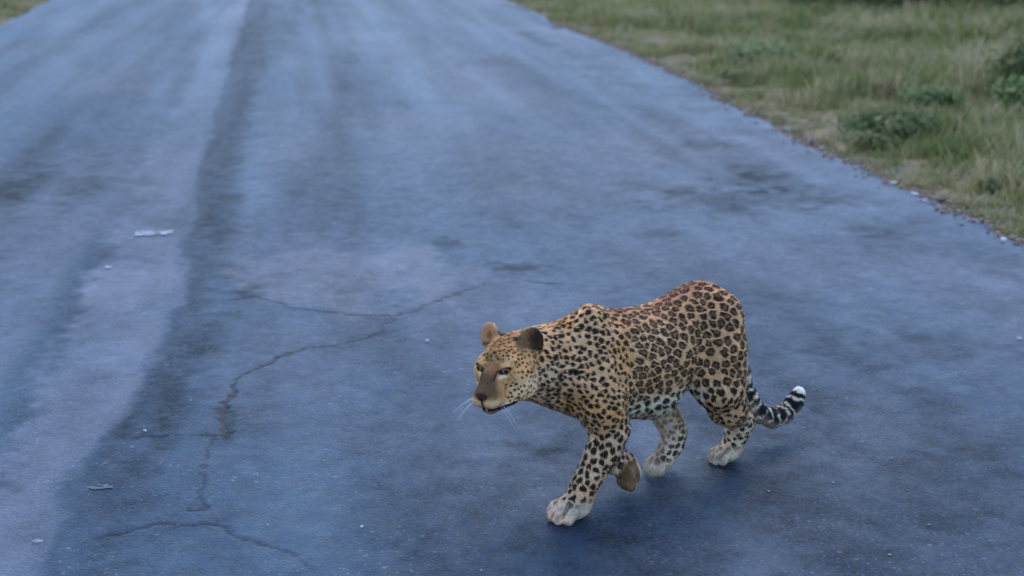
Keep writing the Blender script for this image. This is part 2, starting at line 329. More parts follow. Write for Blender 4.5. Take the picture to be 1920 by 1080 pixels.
stone('white stone chip on the asphalt at the far right edge of the photo',3.03,5.24,.013,.010,.007,PW,2)
stone('small white pebble on the asphalt at the bottom, below and left of the leopard',.15,3.85,.007,.006,.005,PW,3)
stone('pale pebble on the dark wheel track left of the jagged crack',-.57,4.75,.010,.006,.004,PW,4)
stone('flat pale stone beside the bottom left corner of the road',-.80,3.90,.020,.010,.007,PG,5)
stone('pale chip close in front of the leopard between its fore and hind paws',1.27,4.35,.011,.009,.004,PG,6)
chips=[(1.68,3.94),(1.45,3.91),(1.65,3.43),(.47,3.52),(-.43,5.04),(1.95,4.1),(1.85,3.6),(2.2,4.6),(-.13,3.91)]
for i,(x,y) in enumerate(chips): stone('tiny grey stone chip lying loose on the bare asphalt',x,y,.0055,.0045,.0025,PG,20+i,'loose stone chips on the asphalt')
eg=[(3.86,9.0),(3.88,8.45),(3.84,7.9),(3.90,7.35),(3.84,6.9),(3.93,10.6),(3.9,9.75),(3.87,8.1)]
for i,(x,y) in enumerate(eg): stone('pale flat stone lying along the broken right edge of the road',x-.01,y,.028+.010*(i%3),.018,.008,PW if i%3==1 else PG,50+i,'pale stones along the right road edge')
ed_=[(3.98,12.9),(4.0,12.3),(3.96,14.2),(3.97,11.5),(3.95,9.2),(3.96,8.0),(3.98,10.2)]
for i,(x,y) in enumerate(ed_): stone('dark clod of broken tar where the asphalt meets the grass',x,y,.05+.015*(i%3),.03,.018,PD,70+i,'dark clods along the right road edge',.0,'tar_clod')
bm=bmesh.new()
for k in range(6):
    s=k/5; 
    for a in range(6): bm.verts.new((-.10+.20*s,.006*math.sin(s*5)+.008*math.cos(a*1.047),.008+.008*math.sin(a*1.047)+.006*math.sin(s*3.14)))
bm.verts.ensure_lookup_table()
for k in range(5):
    for a in range(6): bm.faces.new([bm.verts[k*6+a],bm.verts[k*6+(a+1)%6],bm.verts[k*6+6+(a+1)%6],bm.verts[k*6+6+a]])
bm.faces.new([bm.verts[a] for a in range(6)][::-1]); bm.faces.new([bm.verts[30+a] for a in range(6)])
me=bpy.data.meshes.new('stick'); bm.to_mesh(me); bm.free(); me.materials.append(PD)
tag(link('stick',me,loc=(3.70,19.3,RZ-.01),rot=(0,0,-.3)),'short black stick on the road by the far right edge','stick')
# crumbled grit along the broken edge
gv=[];gf=[]; ico=bmesh.new(); bmesh.ops.create_icosphere(ico,subdivisions=1,radius=1); iv=np.array([v.co[:] for v in ico.verts]); it=np.array([[v.index for v in f.verts] for f in ico.faces]); ico.free()
it=None
b2=bmesh.new(); bmesh.ops.create_icosphere(b2,subdivisions=0 or 1,radius=1); b2.verts.index_update(); iv=np.array([v.co[:] for v in b2.verts]); it=np.array([[v.index for v in f.verts] for f in b2.faces]); b2.free()
nst=2600; gy=4.5+rng.uniform(0,1,nst)**1.4*16; ge=edge_r(gy)+rng.normal(0,.07,nst)+.03; sz=rng.uniform(.006,.020,nst)
for k in range(nst):
    gv.append(iv*rng.uniform(.6,1.2,3)*sz[k]*[1,1,.6]+[ge[k],gy[k],.008+.022*(ge[k]<edge_r(gy[k:k+1])[0]-.02)+sz[k]*.3]); gf.append(it+len(iv)*k)
GVM=stone_mat('edge_grit',(.10,.065,.04),(.30,.22,.15))
tag(link('edge_grit',mesh_np('edge_grit',np.concatenate(gv),np.concatenate(gf),False,GVM)),'brown grit and crumbled tar along the right road edge','grit',kind='stuff')
# worn paint: irregular flat flakes
PM,t,b=mat('worn_road_paint',.6,(.24,.27,.31)); 
def flake(label,x,y,w,l,seed,holes=.3,cat='road marking',m=None,thr=.42):
    n=36; V=[];Fq=[]; vid={}
    gx,gy=np.meshgrid(np.linspace(-.5,.5,n+1),np.linspace(-.5,.5,n+1)); P=np.c_[gx.ravel()*w,gy.ravel()*l,0*gx.ravel()]
    cc=np.array([[(i+.5)/n-.5,(j+.5)/n-.5] for j in range(n) for i in range(n)])
    f=fbm(np.c_[cc[:,0]*w*60,cc[:,1]*l*60,cc[:,0]*0+seed],seed,3); edge=np.minimum(.5-abs(cc[:,0]),.5-abs(cc[:,1]))*2
    bias=.25*cc[:,1]*holes*4
    keep=(f>thr+bias*.5-.0)&(edge+.5*(f-.5)>.08)
    for q in np.nonzero(keep)[0]:
        j,i=divmod(q,n); ids=[]
        for a in (j*(n+1)+i,j*(n+1)+i+1,(j+1)*(n+1)+i+1,(j+1)*(n+1)+i):
            if a not in vid: vid[a]=len(V); V.append(P[a])
            ids.append(vid[a])
        Fq.append(ids)
    V=np.array(V); V[:,2]=.0; 
    me=mesh_np('road_marking',V,Fq,False,PM); o=link('road_marking',me,loc=(x,y,RZ+.0055)); 
    sm=o.modifiers.new('thickness','SOLIDIFY'); sm.thickness=.001
    if m: me.materials[0]=m
    if label: tag(o,label,cat)
    return o
flake('worn white paint remnant at the top of the pale strip on the left',-.80,7.775,.21,.11,5,.3,thr=.46)
flake('tiny fleck of white road paint left of the pale strip',-.965,7.06,.035,.05,6)
FM,_,_=mat('faded_road_paint',.7,(.055,.075,.105))
flake('faint pale paint scrap on the dark track near the bottom left',-.665,4.27,.085,.035,7,.2,m=FM)

# ================= leopard =================
# ---------- implicit body ----------
HP=np.array([.207,.024,.52]); HS=1.098
def Rm(y,p,r):
    cy,sy=np.cos(y),np.sin(y);cp,sp=np.cos(p),np.sin(p);cr,sr=np.cos(r),np.sin(r)
    return np.array([[cy,-sy,0],[sy,cy,0],[0,0,1]])@np.array([[cp,0,sp],[0,1,0],[-sp,0,cp]])@np.array([[1,0,0],[0,cr,-sr],[0,sr,cr]])
HR=Rm(.509,-.059,.024)
def hw(p): return (np.array(p,float)*HS)@HR.T+HP          # head space -> leopard space
def hl(p): return ((np.asarray(p)-HP)@HR)/HS
class Field:
    def __init__(s,lo,hi,h):
        s.lo=np.array(lo,float); s.h=h; s.n=np.ceil((np.array(hi)-s.lo)/h).astype(int)+1
        s.f=np.full(s.n,1.0,np.float32)
    def sub(s,lo,hi):
        a=np.clip(np.floor((lo-s.lo)/s.h).astype(int),0,s.n-1); b=np.clip(np.ceil((hi-s.lo)/s.h).astype(int)+1,1,s.n)
        ax=[(s.lo[i]+s.h*np.arange(a[i],b[i])).astype(np.float32) for i in range(3)]
        return tuple(slice(a[i],b[i]) for i in range(3)), np.meshgrid(*ax,indexing='ij')
    def put(s,sl,d,k,cut=False):
        g=s.f[sl]
        if cut:
            hh=np.maximum(k-np.abs(g+d),0)/k; s.f[sl]=np.maximum(g,-d)+hh*hh*k*.25
        else:
            hh=np.maximum(k-np.abs(g-d),0)/k; s.f[sl]=np.minimum(g,d)-hh*hh*k*.25
    def cone(s,a,b,ra,rb,k=.03,ys=1.):
        a=np.array(a,float);b=np.array(b,float); m=max(ra,rb)*max(ys,1)+k+.03
        sl,(X,Y,Z)=s.sub(np.minimum(a,b)-m,np.maximum(a,b)+m)
        A=a*[1,1/ys,1];B=b*[1,1/ys,1];ba=B-A;L=max(ba@ba,1e-9)
        x=X-A[0];y=Y/ys-A[1];z=Z-A[2]
        t=np.clip((x*ba[0]+y*ba[1]+z*ba[2])/L,0,1)
        d=np.sqrt((x-t*ba[0])**2+(y-t*ba[1])**2+(z-t*ba[2])**2)-(ra+(rb-ra)*t)
        s.put(sl,d*min(1,ys),k)
    def groove(s,a,b,r,k=.03):
        a=np.array(a,float);b=np.array(b,float);m=r+k+.03
        sl,(X,Y,Z)=s.sub(np.minimum(a,b)-m,np.maximum(a,b)+m); ba=b-a
        x=X-a[0];y=Y-a[1];z=Z-a[2]; t=np.clip((x*ba[0]+y*ba[1]+z*ba[2])/(ba@ba),0,1)
        s.put(sl,np.sqrt((x-t*ba[0])**2+(y-t*ba[1])**2+(z-t*ba[2])**2)-r,k,True)
    def chain(s,pts,k=.03,ys=1.):
        for p,q in zip(pts[:-1],pts[1:]): s.cone(p[:3],q[:3],p[3],q[3],k,ys)
    def ell(s,c,r,R=np.eye(3),k=.02,cut=False):
        c=np.array(c,float); r=np.array(r,float); m=r.max()+k+.03
        sl,(X,Y,Z)=s.sub(c-m,c+m)
        P=np.stack([X-c[0],Y-c[1],Z-c[2]],-1)@R.astype(np.float32)
        k0=np.linalg.norm(P/r,axis=-1); k1=np.linalg.norm(P/(r*r),axis=-1)+1e-9
        s.put(sl,(k0*(k0-1)/k1).astype(np.float32),k,cut)
def surface_nets(f,lo,h):
    s=f<0; nx,ny,nz=f.shape
    acc=np.zeros((nx-1,ny-1,nz-1,3),np.float32); cnt=np.zeros((nx-1,ny-1,nz-1),np.float32)
    offs=[(i,j,k) for i in (0,1) for j in (0,1) for k in (0,1)]
    def c(a,o): return a[o[0]:nx-1+o[0],o[1]:ny-1+o[1],o[2]:nz-1+o[2]]
    for ax in range(3):
        for o in offs:
            if o[ax]: continue
            e=list(o); e[ax]=1
            A=c(f,o);B=c(f,e); m=c(s,o)!=c(s,e)
            idx=np.nonzero(m); t=A[idx]/(A[idx]-B[idx])
            p=np.tile(np.array(o,np.float32),(len(t),1)); p[:,ax]+=t
            acc[idx]+=p; cnt[idx]+=1
    act=cnt>0; ids=np.full(act.shape,-1,np.int64); ii=np.argwhere(act); ids[act]=np.arange(len(ii))
    V=(ii+acc[act]/cnt[act][:,None])*h+lo
    Q=[]
    for ax in range(3):
        u,v=(ax+1)%3,(ax+2)%3
        sh=[slice(None)]*3; s0=list(sh);s1=list(sh); s0[ax]=slice(0,-1);s1[ax]=slice(1,None)
        m=s[tuple(s0)]!=s[tuple(s1)]; e=np.argwhere(m); ins=s[tuple(s0)][m]
        ok=(e[:,u]>0)&(e[:,v]>0); e=e[ok];ins=ins[ok]
        def g(du,dv):
            q=e.copy(); q[:,u]-=du; q[:,v]-=dv; return ids[q[:,0],q[:,1],q[:,2]]
        a,b,c_,d_=g(1,1),g(0,1),g(0,0),g(1,0)
        q=np.stack([a,b,c_,d_],1); q[~ins]=q[~ins][:,::-1]; Q.append(q)
    return V,np.concatenate(Q)
def build_field(h=.004):
    F=Field((-1.12,-.22,-.03),(.45,.22,.72),h)
    T=lambda *a:np.array(a)
    # trunk
    F.chain([(-.03,0,.455,.095),(-.12,0,.465,.135),(-.23,0,.455,.138),(-.34,0,.445,.136),(-.45,0,.470,.128),(-.555,0,.520,.112),(-.625,0,.495,.085)],.05,.86)
    F.cone((-.20,0,.350),(-.36,0,.325),.085,.078,.05,.95)
    F.cone((-.36,0,.325),(-.49,0,.40),.078,.06,.05,.95)
    F.cone((-.24,0,.40),(-.12,0,.40),.10,.10,.05,.8)
    F.cone((-.10,0,.40),(.00,0,.42),.09,.07,.05,.9)
    # neck
    F.chain([(.175,.01,.515,.082),(.09,.0,.50,.096),(-.05,0,.485,.12)],.05,.86)
    # shoulder blades
    F.cone((-.100,.040,.612),(-.045,.082,.47),.036,.06,.035)
    F.cone((-.085,.03,.612),(.02,.02,.56),.034,.03,.05)
    F.cone((-.120,-.028,.575),(-.045,-.07,.47),.036,.055,.035)
    # near fore
    F.chain([(-.04,.075,.46,.076),(-.09,.092,.36,.068),(-.128,.095,.275,.048),(-.112,.08,.20,.0465),(-.045,.060,.085,.040)],.035)
    paw(F,(-.035,.056,-.003),0.03,1.08)
    toegaps(F,(-.035,.056,-.003),.03,1.08)
    # near hind
    F.chain([(-.585,.055,.535,.085),(-.568,.075,.43,.088),(-.575,.082,.33,.080),(-.645,.06,.225,.058),(-.735,.035,.14,.036),(-.735,.02,.10,.031),(-.725,.012,.045,.031)],.035)
    F.cone((-.612,.05,.45),(-.640,.05,.33),.066,.055,.04)
    paw(F,(-.715,.01,.001),-.05,.84)
    # far hind
    F.chain([(-.57,-.06,.49,.095),(-.48,-.08,.35,.075),(-.44,-.08,.27,.056),(-.495,-.06,.175,.035),(-.520,-.05,.13,.030),(-.50,-.042,.09,.031),(-.475,-.036,.065,.03)],.035)
    paw(F,(-.465,-.032,.026),.05,.8,tilt=.25)
    toegaps(F,(-.715,.01,.001),-.05,.84)
    F.groove((-.175,.142,.56),(-.195,.158,.37),.026,.03)
    F.groove((-.46,.138,.52),(-.485,.165,.36),.024,.03)
    F.groove((-.02,.150,.55),(-.03,.172,.42),.026,.035)
    # far fore
    F.chain([(-.07,-.07,.46,.075),(-.15,-.08,.34,.06),(-.19,-.06,.27,.048),(-.20,-.01,.16,.04),(-.205,.012,.125,.037)],.035)
    F.chain([(-.207,.015,.125,.037),(-.247,.018,.10,.036),(-.265,.02,.066,.033),(-.255,.02,.045,.026)],.02)
    for dy in (-.024,-.008,.01,.026): F.ell((-.255,.02+dy,.038),(.017,.012,.02),k=.008)
    # tail
    F.chain(TAIL,.03)
    head(F)
    return F
TAIL=[(-.64,0,.535,.045),(-.685,0,.48,.032),(-.722,0,.39,.027),(-.757,0,.30,.025),(-.80,0,.20,.025),(-.85,0,.135,.025),(-.92,0,.100,.026),(-.98,0,.102,.0245),(-1.025,0,.135,.022),(-1.046,0,.168,.018)]
def paw(F,p,yaw,s,tilt=0.):
    R=Rm(yaw,tilt,0); p=np.array(p)
    W=lambda q: np.array(q)*s@R.T+p
    # heel/pad to toes; local x forward from wrist
    F.cone(W((-.012,0,.052)),W((.035,0,.036)),.036*s,.036*s,.02)
    F.ell(W((.018,0,.025)),np.array((.050,.044,.026))*s,R,k=.015)
    for i,(tx,ty,tr) in enumerate(((.066,-.034,.0185),(.083,-.012,.020),(.083,.013,.020),(.066,.035,.0185))):
        F.cone(W((tx-.034,ty*.85,.038)),W((tx-.012,ty,.031)),.015*s,.0165*s,.005); F.cone(W((tx-.012,ty,.031)),W((tx,ty*1.05,.0185)),.0165*s,tr*.92*s,.006)
def toegaps(F,p,yaw,s):
    R=Rm(yaw,0,0); p=np.array(p); W=lambda q: np.array(q)*s@R.T+p
    for g in (-.025,.0,.025): F.groove(W((.045,g*.9,.050)),W((.098,g,.016)),.0055,.009)
def head(F):
    k=HS
    E=lambda c,r,kk=.02,cut=False,R=None: F.ell(hw(c),np.array(r)*k,HR if R is None else HR@R,kk,cut)
    def Cn(a,b,ra,rb,kk=.02): F.cone(hw(a),hw(b),ra*k,rb*k,kk)
    E((-.012,0,.018),(.080,.066,.066),.03)                # cranium
    Cn((.035,0,.012),(.09,0,-.012),.050,.034,.03)         # face
    Cn((.07,0,.006),(.134,0,-.034),.024,.019,.02)         # nasal bridge
    E((.110,0,-.047),(.038,.037,.029),.02)                # muzzle
    for s in (1,-1):
        E((.124,.017*s,-.057),(.027,.022,.020),.008)      # whisker pads
        E((.02,.045*s,-.018),(.05,.034,.046),.025)        # cheeks
        Cn((.088,.02*s,-.07),(.0,.045*s,-.045),.020,.036,.02)  # jaw
        Cn((.062,.018*s,.044),(.066,.042*s,.034),.015,.012,.015) # brow
        Cn((.07,.046*s,.0),(.02,.062*s,.0),.012,.016,.02)  # zygoma
        E((.091,.036*s,.019),(.018,.014,.0125),.008,True)   # socket
        E((.079,.034*s,.019),(.0155,.0155,.0145),.002)     # eyeball
        # lids
        Cn((.087,.019*s,.0235),(.079,.048*s,.0265),.0085,.0075,.006)
        Cn((.090,.019*s,.0060),(.082,.046*s,.009),.0065,.006,.006)
    E((.098,0,-.084),(.026,.022,.016),.008)               # chin
    E((.147,0,-.038),(.012,.019,.011),.008)               # nose
    for s in (1,-1):
        E((.157,.010*s,-.043),(.006,.004,.004),.003,True)
        # mouth line
    for s in (1,-1):
        R=Rm(.62*s,.12,0)
        E((.100,.030*s,-.0790),(.038,.015,.0055),.004,True,R)
    for s in (1,-1):                                      # ears
        R=Rm(.75 if s>0 else -.40,-.15,-.25*s)   # disc normal = local x
        c=np.array((-.016,.060*s,.074 if s>0 else .073))
        E(c,(.011,.035,.039),.014,False,R)
        n=R@np.array((1,0,0))
        E(c+n*.012+np.array((0,0,.004)),(.012,.025,.029),.005,True,R)

def leopard():
    HDG=math.radians(-154)
    root=link('leopard',None,loc=(0.75818,3.87366,RZ-.001),rot=(0,0,HDG))
    tag(root,'spotted leopard walking across the road with one forepaw lifted','leopard')
    F=build_field(.0045); V,Q=surface_nets(F.f,F.lo,F.h)
    # smooth
    e=np.concatenate([Q[:,[0,1]],Q[:,[1,2]],Q[:,[2,3]],Q[:,[3,0]]]); 
    for it in range(3):
        acc=np.zeros_like(V); c=np.zeros(len(V))
        for k in range(3):
            acc[:,k]=np.bincount(e[:,0],V[e[:,1],k],len(V))+np.bincount(e[:,1],V[e[:,0],k],len(V))
        c=np.bincount(e[:,0],minlength=len(V))+np.bincount(e[:,1],minlength=len(V))
        w=.5 if it%2==0 else -.2 if it==1 else .4
        V=V+w*(acc/c[:,None]-V)
    V[:,2]=np.maximum(V[:,2],0.0005)
    me=mesh_np('body',V,Q,True); tmp=link('body',me)
    ssf=tmp.modifiers.new('s','SUBSURF'); ssf.levels=1; ssf.render_levels=1
    dg=bpy.context.evaluated_depsgraph_get(); dg.update(); me2=bpy.data.meshes.new_from_object(tmp.evaluated_get(dg)); me2.name='body'
    tmp.modifiers.clear(); tmp.data=me2; bpy.data.meshes.remove(me); me=me2; body=tmp; body.parent=root
    n=len(me.vertices); V=np.empty(n*3,np.float32); me.vertices.foreach_get('co',V); V=V.reshape(-1,3).astype(float)
    NR=np.empty(n*3,np.float32); me.vertex_normals.foreach_get('vector',NR); NR=NR.reshape(-1,3).astype(float)
    cen=np.array([-.3,0,.45]); print('normals out:',((NR*(V-cen)).sum(1)>0).mean(),n)
    x,y,z=V.T; H=hl(V); hx,hy,hz=H.T
    # ---- regions ----
    head_=ss(-.075,-.02,hx-.25*np.abs(hy))*ss(.12,.2,x)
    tp=np.array([q[:3] for q in TAIL]); seg=np.r_[0,np.cumsum(np.linalg.norm(np.diff(tp,axis=0),axis=1))]
    best=np.full(n,1e9); tl=np.zeros(n)
    for k in range(len(tp)-1):
        a,b=tp[k],tp[k+1]; ab=b-a; t=np.clip(((V-a)@ab)/(ab@ab),0,1); d=np.linalg.norm(V-a-t[:,None]*ab,axis=1); m=d<best; best[m]=d[m]; tl[m]=(seg[k]+t*np.linalg.norm(ab))[m]
    tail_=((best<.036)&(tl>.16)&(x<-.70)).astype(float); tail_*=ss(.15,.19,tl)
    tail_=np.where((z<.22)&(x>-.775)&(y>.0),0,tail_)
    leg=ss(.34,.24,z)*(1-tail_)
    neck=ss(-.14,.02,x)*(1-leg)*(1-head_)
    shd=ss(-.26,-.12,x)*(1-head_)
    hindleg=leg*(x<-.36); foreleg=leg*(x>=-.36)
    low=ss(.12,.04,z)
    spine=ss(.05,.0,np.abs(y))*ss(.56,.60,z)*(x<-.15)
    belly=ss(.38,.26,z+.35*np.maximum(NR[:,2],-.6)*.1)*ss(.15,-.55,NR[:,2]-.12)*(x<-.18)*(x>-.50)
    # ---- spot seeds: blue-noise darts with a regional spacing ----
    sp=.0255*np.ones(n)+.0015*ss(-.5,-.6,x)
    sp=sp*(1-shd)+.0178*shd; sp=sp*(1-neck)+.0163*neck
    sp=sp*(1-foreleg)+.0215*foreleg; sp=sp*(1-hindleg)+.026*hindleg
    sp=sp*(1-head_)+.0106*head_
    sp=np.where(spine>.5,.026,sp); hl_=ss(.24,.21,z)*(x<-.42)*(1-tail_); sp=sp*(1-hl_)+.0195*hl_
    cand=rng.permutation(n)[:60000]; grid={}; seeds=[]; cs=.013
    for i in cand:
        p=V[i]; r=sp[i]; R_=int(r/cs)+1; gx,gy,g3=int(p[0]//cs),int(p[1]//cs),int(p[2]//cs); ok=True
        for a in range(gx-R_,gx+R_+1):
            for b in range(gy-R_,gy+R_+1):
                for c in range(g3-R_,g3+R_+1):
                    for j in grid.get((a,b,c),()):
                        q=V[j]; 
                        if (q[0]-p[0])**2+(q[1]-p[1])**2+(q[2]-p[2])**2<r*r: ok=False;break
                    if not ok:break
                if not ok:break
            if not ok:break
        if ok: grid.setdefault((gx,gy,g3),[]).append(i); seeds.append(i)
    seeds=np.array(seeds); print('spots',len(seeds))
    kd=KDTree(len(seeds))
    for k,i in enumerate(seeds): kd.insert(V[i],k)
    kd.balance()
    fn=kd.find_n; I=np.array([[q[1] for q in fn(p,3)] for p in V.tolist()])
    # warped distances, each spot a little stretched along the flow of the coat
    Wp=V+np.c_[fbm(V*70,1,2)-.5,fbm(V*70,2,2)-.5,fbm(V*70,3,2)-.5]*.016*(1-.5*head_)[:,None]
    SP=V[seeds]; SR=sp[seeds]; sleg=leg[seeds]; 
    ax=np.c_[-.55-.2*rng.uniform(size=len(seeds)),.6*(rng.uniform(size=len(seeds))-.5),-.75+.5*rng.uniform(size=len(seeds))]
    ax[sleg>.5]=np.c_[(rng.uniform(size=(sleg>.5).sum())-.5)*.8,np.zeros((sleg>.5).sum()),np.ones((sleg>.5).sum())]
    hs_=hl_[seeds]>.5; ax[hs_]=np.c_[np.ones(hs_.sum()),.3*np.ones(hs_.sum()),(rng.uniform(size=hs_.sum())-.5)*.5]
    ax/=np.linalg.norm(ax,axis=1)[:,None]; el=rng.uniform(1.05,1.5,len(seeds)); el[hs_]=rng.uniform(1.7,2.3,hs_.sum())
    jit=rng.uniform(.82,1.15,len(seeds)); ph=rng.uniform(0,6.28,len(seeds))
    def dist(j):
        dv=Wp-SP[j]; al=(dv*ax[j]).sum(1); return np.sqrt(np.maximum((dv**2).sum(1)-(1-1/el[j]**2)*al**2,0))*el[j]**.4
    D=np.stack([dist(I[:,k]) for k in range(3)],1); o=np.argsort(D,1); Ds=np.take_along_axis(D,o,1); j=np.take_along_axis(I,o[:,:1],1)[:,0]
    f1=Ds[:,0]; gap=Ds[:,1]-Ds[:,0]; R=SR[j]; s=f1/(R*jit[j])
    ros=(1-shd)*(1-leg)*(1-head_)*ss(.30,.40,z)      # rosettes on flank and haunch, solid spots elsewhere
    rs=ros[seeds][j]
    outer=np.where(rs>.5,.63,.54)-.05*head_-.0*(SR[j]<.02)+.03*(leg>.5)
    edge=1-ss(outer-.07,outer+.06,s); edge=edge*ss(.08,.25,gap/R)
    core=(1-ss(.12,.27,s))*ss(.3,.7,rs)
    dv=Wp-SP[j]; ang=np.arctan2(dv[:,2],dv[:,0]+.6*dv[:,1])
    brk=ss(.55,.95,np.sin(ang*rng.integers(2,4,len(seeds))[j]+ph[j]))*ss(.18,.35,s)*ss(.3,.7,rs)
    black=edge*(1-core)*(1-.2*brk)
    fade=1-head_
    # ---- ground colours ----
    C_=lambda *a: np.array(a,float)[None]
    def mixc(a,b,t): return a*(1-t[:,None])+b*t[:,None]
    big=fbm(V*9,5,3)
    col=np.repeat(C_(.50,.31,.18),n,0)
    col=mixc(col,C_(.58,.38,.24)+0*col,ss(.35,.7,big)*.6)
    col=mixc(col,C_(.52,.27,.085)+0*col,shd*ss(.35,.65,fbm(V*12,6,2))*.8)      # golden shoulder and neck
    col=mixc(col,C_(.40,.20,.115)+0*col,ss(.52,.62,z)*(x<-.15)*.45)            # warmer dark back
    col=mixc(col,C_(.56,.38,.25)+0*col,ss(.40,.26,z)*(1-tail_)*.7)
    white=C_(.72,.66,.58)+0*col
    col=mixc(col,white,np.clip(ss(.37,.27,z)*ss(-.16,-.3,x)*ss(-.50,-.44,x)*ss(.6,-.3,NR[:,2])*.7+belly,0,1)*(1-.0*leg)*.9)
    col=mixc(col,white*.56,ss(.10,.03,z)*(1-tail_)*.85); col=mixc(col,white*.85,ss(.22,.12,z)*ss(.05,.09,z)*(x<-.44)*(1-tail_)*.7)
    col=mixc(col,C_(.58,.42,.34)+0*col,foreleg*ss(.08,.14,z)*.6)
    col=mixc(col,C_(.62,.42,.36)+0*col,ss(.02,.06,x)*ss(.44,.36,z)*(1-head_)*.8)  # pinkish chest front
    inner=C_(.09,.042,.024)+0*col
    spotc=C_(.016,.011,.009)+0*col
    rosc=mixc(inner*1.0,C_(.15,.070,.038)+0*col,ss(.3,.7,big))
    black_amt=black*(1-ss(.07,.04,z)*.75)*(1-tail_)
    # feet: small marks only
    coat=col.copy()
    coat=mixc(coat,rosc,core*edge*.9)
    coat=mixc(coat,spotc,black_amt*fade*.96)
    coat=mixc(coat,C_(.13,.055,.045)+0*col,spine*.4*(fbm(V*30,9,2)>.42))
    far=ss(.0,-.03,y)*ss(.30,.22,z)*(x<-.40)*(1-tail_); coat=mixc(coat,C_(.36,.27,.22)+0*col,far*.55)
    lp=ss(-.19,-.22,x)*ss(-.34,-.31,x)*ss(.135,.115,z)*ss(.07,.055,y)*(y>-.06)
    coat=mixc(coat,mixc(C_(.17,.105,.06)+0*col,C_(.62,.50,.42)+0*col,ss(-.35,-.7,NR[:,0])),lp)
    # tail bands
    tb=ss(-.92,-.6,np.sin(tl*150+(fbm(V*34,8,3)-.5)*9.5))
    tlow=ss(.2,-.7,NR[:,2]); tb=tb*(1-.35*tlow)
    tcol_=mixc(C_(.60,.52,.45)+0*col,C_(.015,.016,.02)+0*col,tb*ss(.12,.3,tl))
    LT=seg[-1]; tcol_=mixc(tcol_,C_(.70,.68,.64)+0*col,ss(LT-.003,LT+.0,tl))
    coat=mixc(coat,tcol_,tail_)
    # ---- head ----
    hc=np.repeat(C_(.42,.235,.105),n,0); hc=hc*(.75+.5*fbm(V*120,72,2))[:,None]
    hc=mixc(hc,C_(.17,.09,.042)+0*hc,ss(-.0,.04,hz)*ss(.055,.01,np.abs(hy))*(.5+.5*ss(.35,.6,fbm(V*[90,90,90],71,2))))         # brown crown and brow
    ch=ss(.028,.05,np.abs(hy))*ss(.01,-.02,hz)*ss(.10,.05,hx)
    hc=mixc(hc,C_(.58,.42,.28)+0*hc,ch*.75)
    hc=mixc(hc,C_(.185,.10,.048)+0*hc,ss(.07,.095,hx)*ss(-.045,-.0,hz)*ss(.034,.012,np.abs(hy))*.95)   # nose bridge
    hc=mixc(hc,C_(.085,.048,.028)+0*hc,.9*ss(.092,.134,hx)*ss(-.062,-.035,hz))                    # dusky muzzle top
    hc=mixc(hc,C_(.38,.25,.155)+0*hc,ss(-.050,-.062,hz)*ss(.085,.11,hx)*ss(-.080,-.072,hz)*(.45+.5*ss(-.2,.4,np.sin(hz*1500)))) # pads
    hc=mixc(hc,C_(.17,.10,.065)+0*hc,ss(-.074,-.08,hz)*ss(.05,.08,hx)*.8)                   # chin, its shade painted into the colour
    ma=(1-ss(.0060,.0085,np.abs(hz+.0795+.10*(hx-.10))))*ss(.045,.055,hx)*(np.abs(hy)>.004)
    hc=mixc(hc,C_(.02,.012,.010)+0*hc,ma*.95)
    hc=mixc(hc,C_(.015,.01,.01)+0*hc,np.exp(-(((hx-.060)/.010)**2+((hz+.066)/.008)**2))*ss(.02,.03,np.abs(hy)))
    hc=mixc(hc,C_(.66,.52,.40)+0*hc,np.exp(-((hz+.0715+.10*(hx-.10))/.0022)**2)*ss(.05,.06,hx)*ss(.125,.11,hx)*(hy>0)*.9)
    hc=mixc(hc,C_(.05,.028,.02)+0*hc,ss(-.080,-.084,hz)*ss(.045,.055,hx)*ss(.105,.085,hx)*.85)  # deeper painted shade on the chin below the lip
    nd=np.sqrt(((hx-.156)/.020)**2+(hy/(.0185-.25*np.clip(-.040-hz,0,.02)))**2+((hz+.041)/.0125)**2); nose=1-ss(.8,1.05,nd); hc=mixc(hc,C_(.045,.022,.017)+0*hc,nose*.95)
    hc=mixc(hc,C_(.55,.42,.32)+0*hc,ss(1.05,1.15,nd)*ss(-.046,-.054,hz)*ss(.125,.14,hx)*ss(.003,.006,np.abs(hy))*.3)
    hc=mixc(hc,C_(.02,.01,.01)+0*hc,np.clip(2*np.exp(-(hy/.0022)**2)*ss(-.04,-.05,hz)*ss(-.075,-.065,hz)*ss(.13,.14,hx),0,1))
    hd=edge*fade*0+edge*ss(-.06,-.02,0*hx)  # placeholder keeps array shape
    hs=1-ss(.36,.50,s); face_sp=hs*ss(.105,.085,hx)
    face_sp=face_sp*np.clip(ss(.026,.036,np.abs(hy))*ss(.11,.08,hx)+ss(.03,.045,hz)*.9,0,1)*(1-.6*ss(-.02,-.01,hz)*ss(.045,.03,hz)*ss(.06,.075,hx))
    hc=mixc(hc,spotc,face_sp*.92)
    for sgn in (1,-1):
        ex,ey,ez=.090,.036*sgn,.019
        d=np.sqrt(((hx-ex)/1.6)**2+((hy-ey)/1.55)**2+((hz-ez+.002-(hy-ey)*.35*sgn)/.85)**2)
        hc=mixc(hc,C_(.62,.52,.42)+0*hc,np.exp(-(((hy-ey+.002*sgn)/.010)**2+((hz-ez+.0165)/.0048)**2+((hx-ex)/.03)**2))*.9)
        hc=mixc(hc,C_(.50,.40,.30)+0*hc,np.exp(-(((hy-ey-.004*sgn)/.010)**2+((hz-ez-.022)/.004)**2+((hx-ex)/.03)**2))*.6)
        hc=mixc(hc,C_(.016,.010,.009)+0*hc,1-ss(.0095,.0125,d))
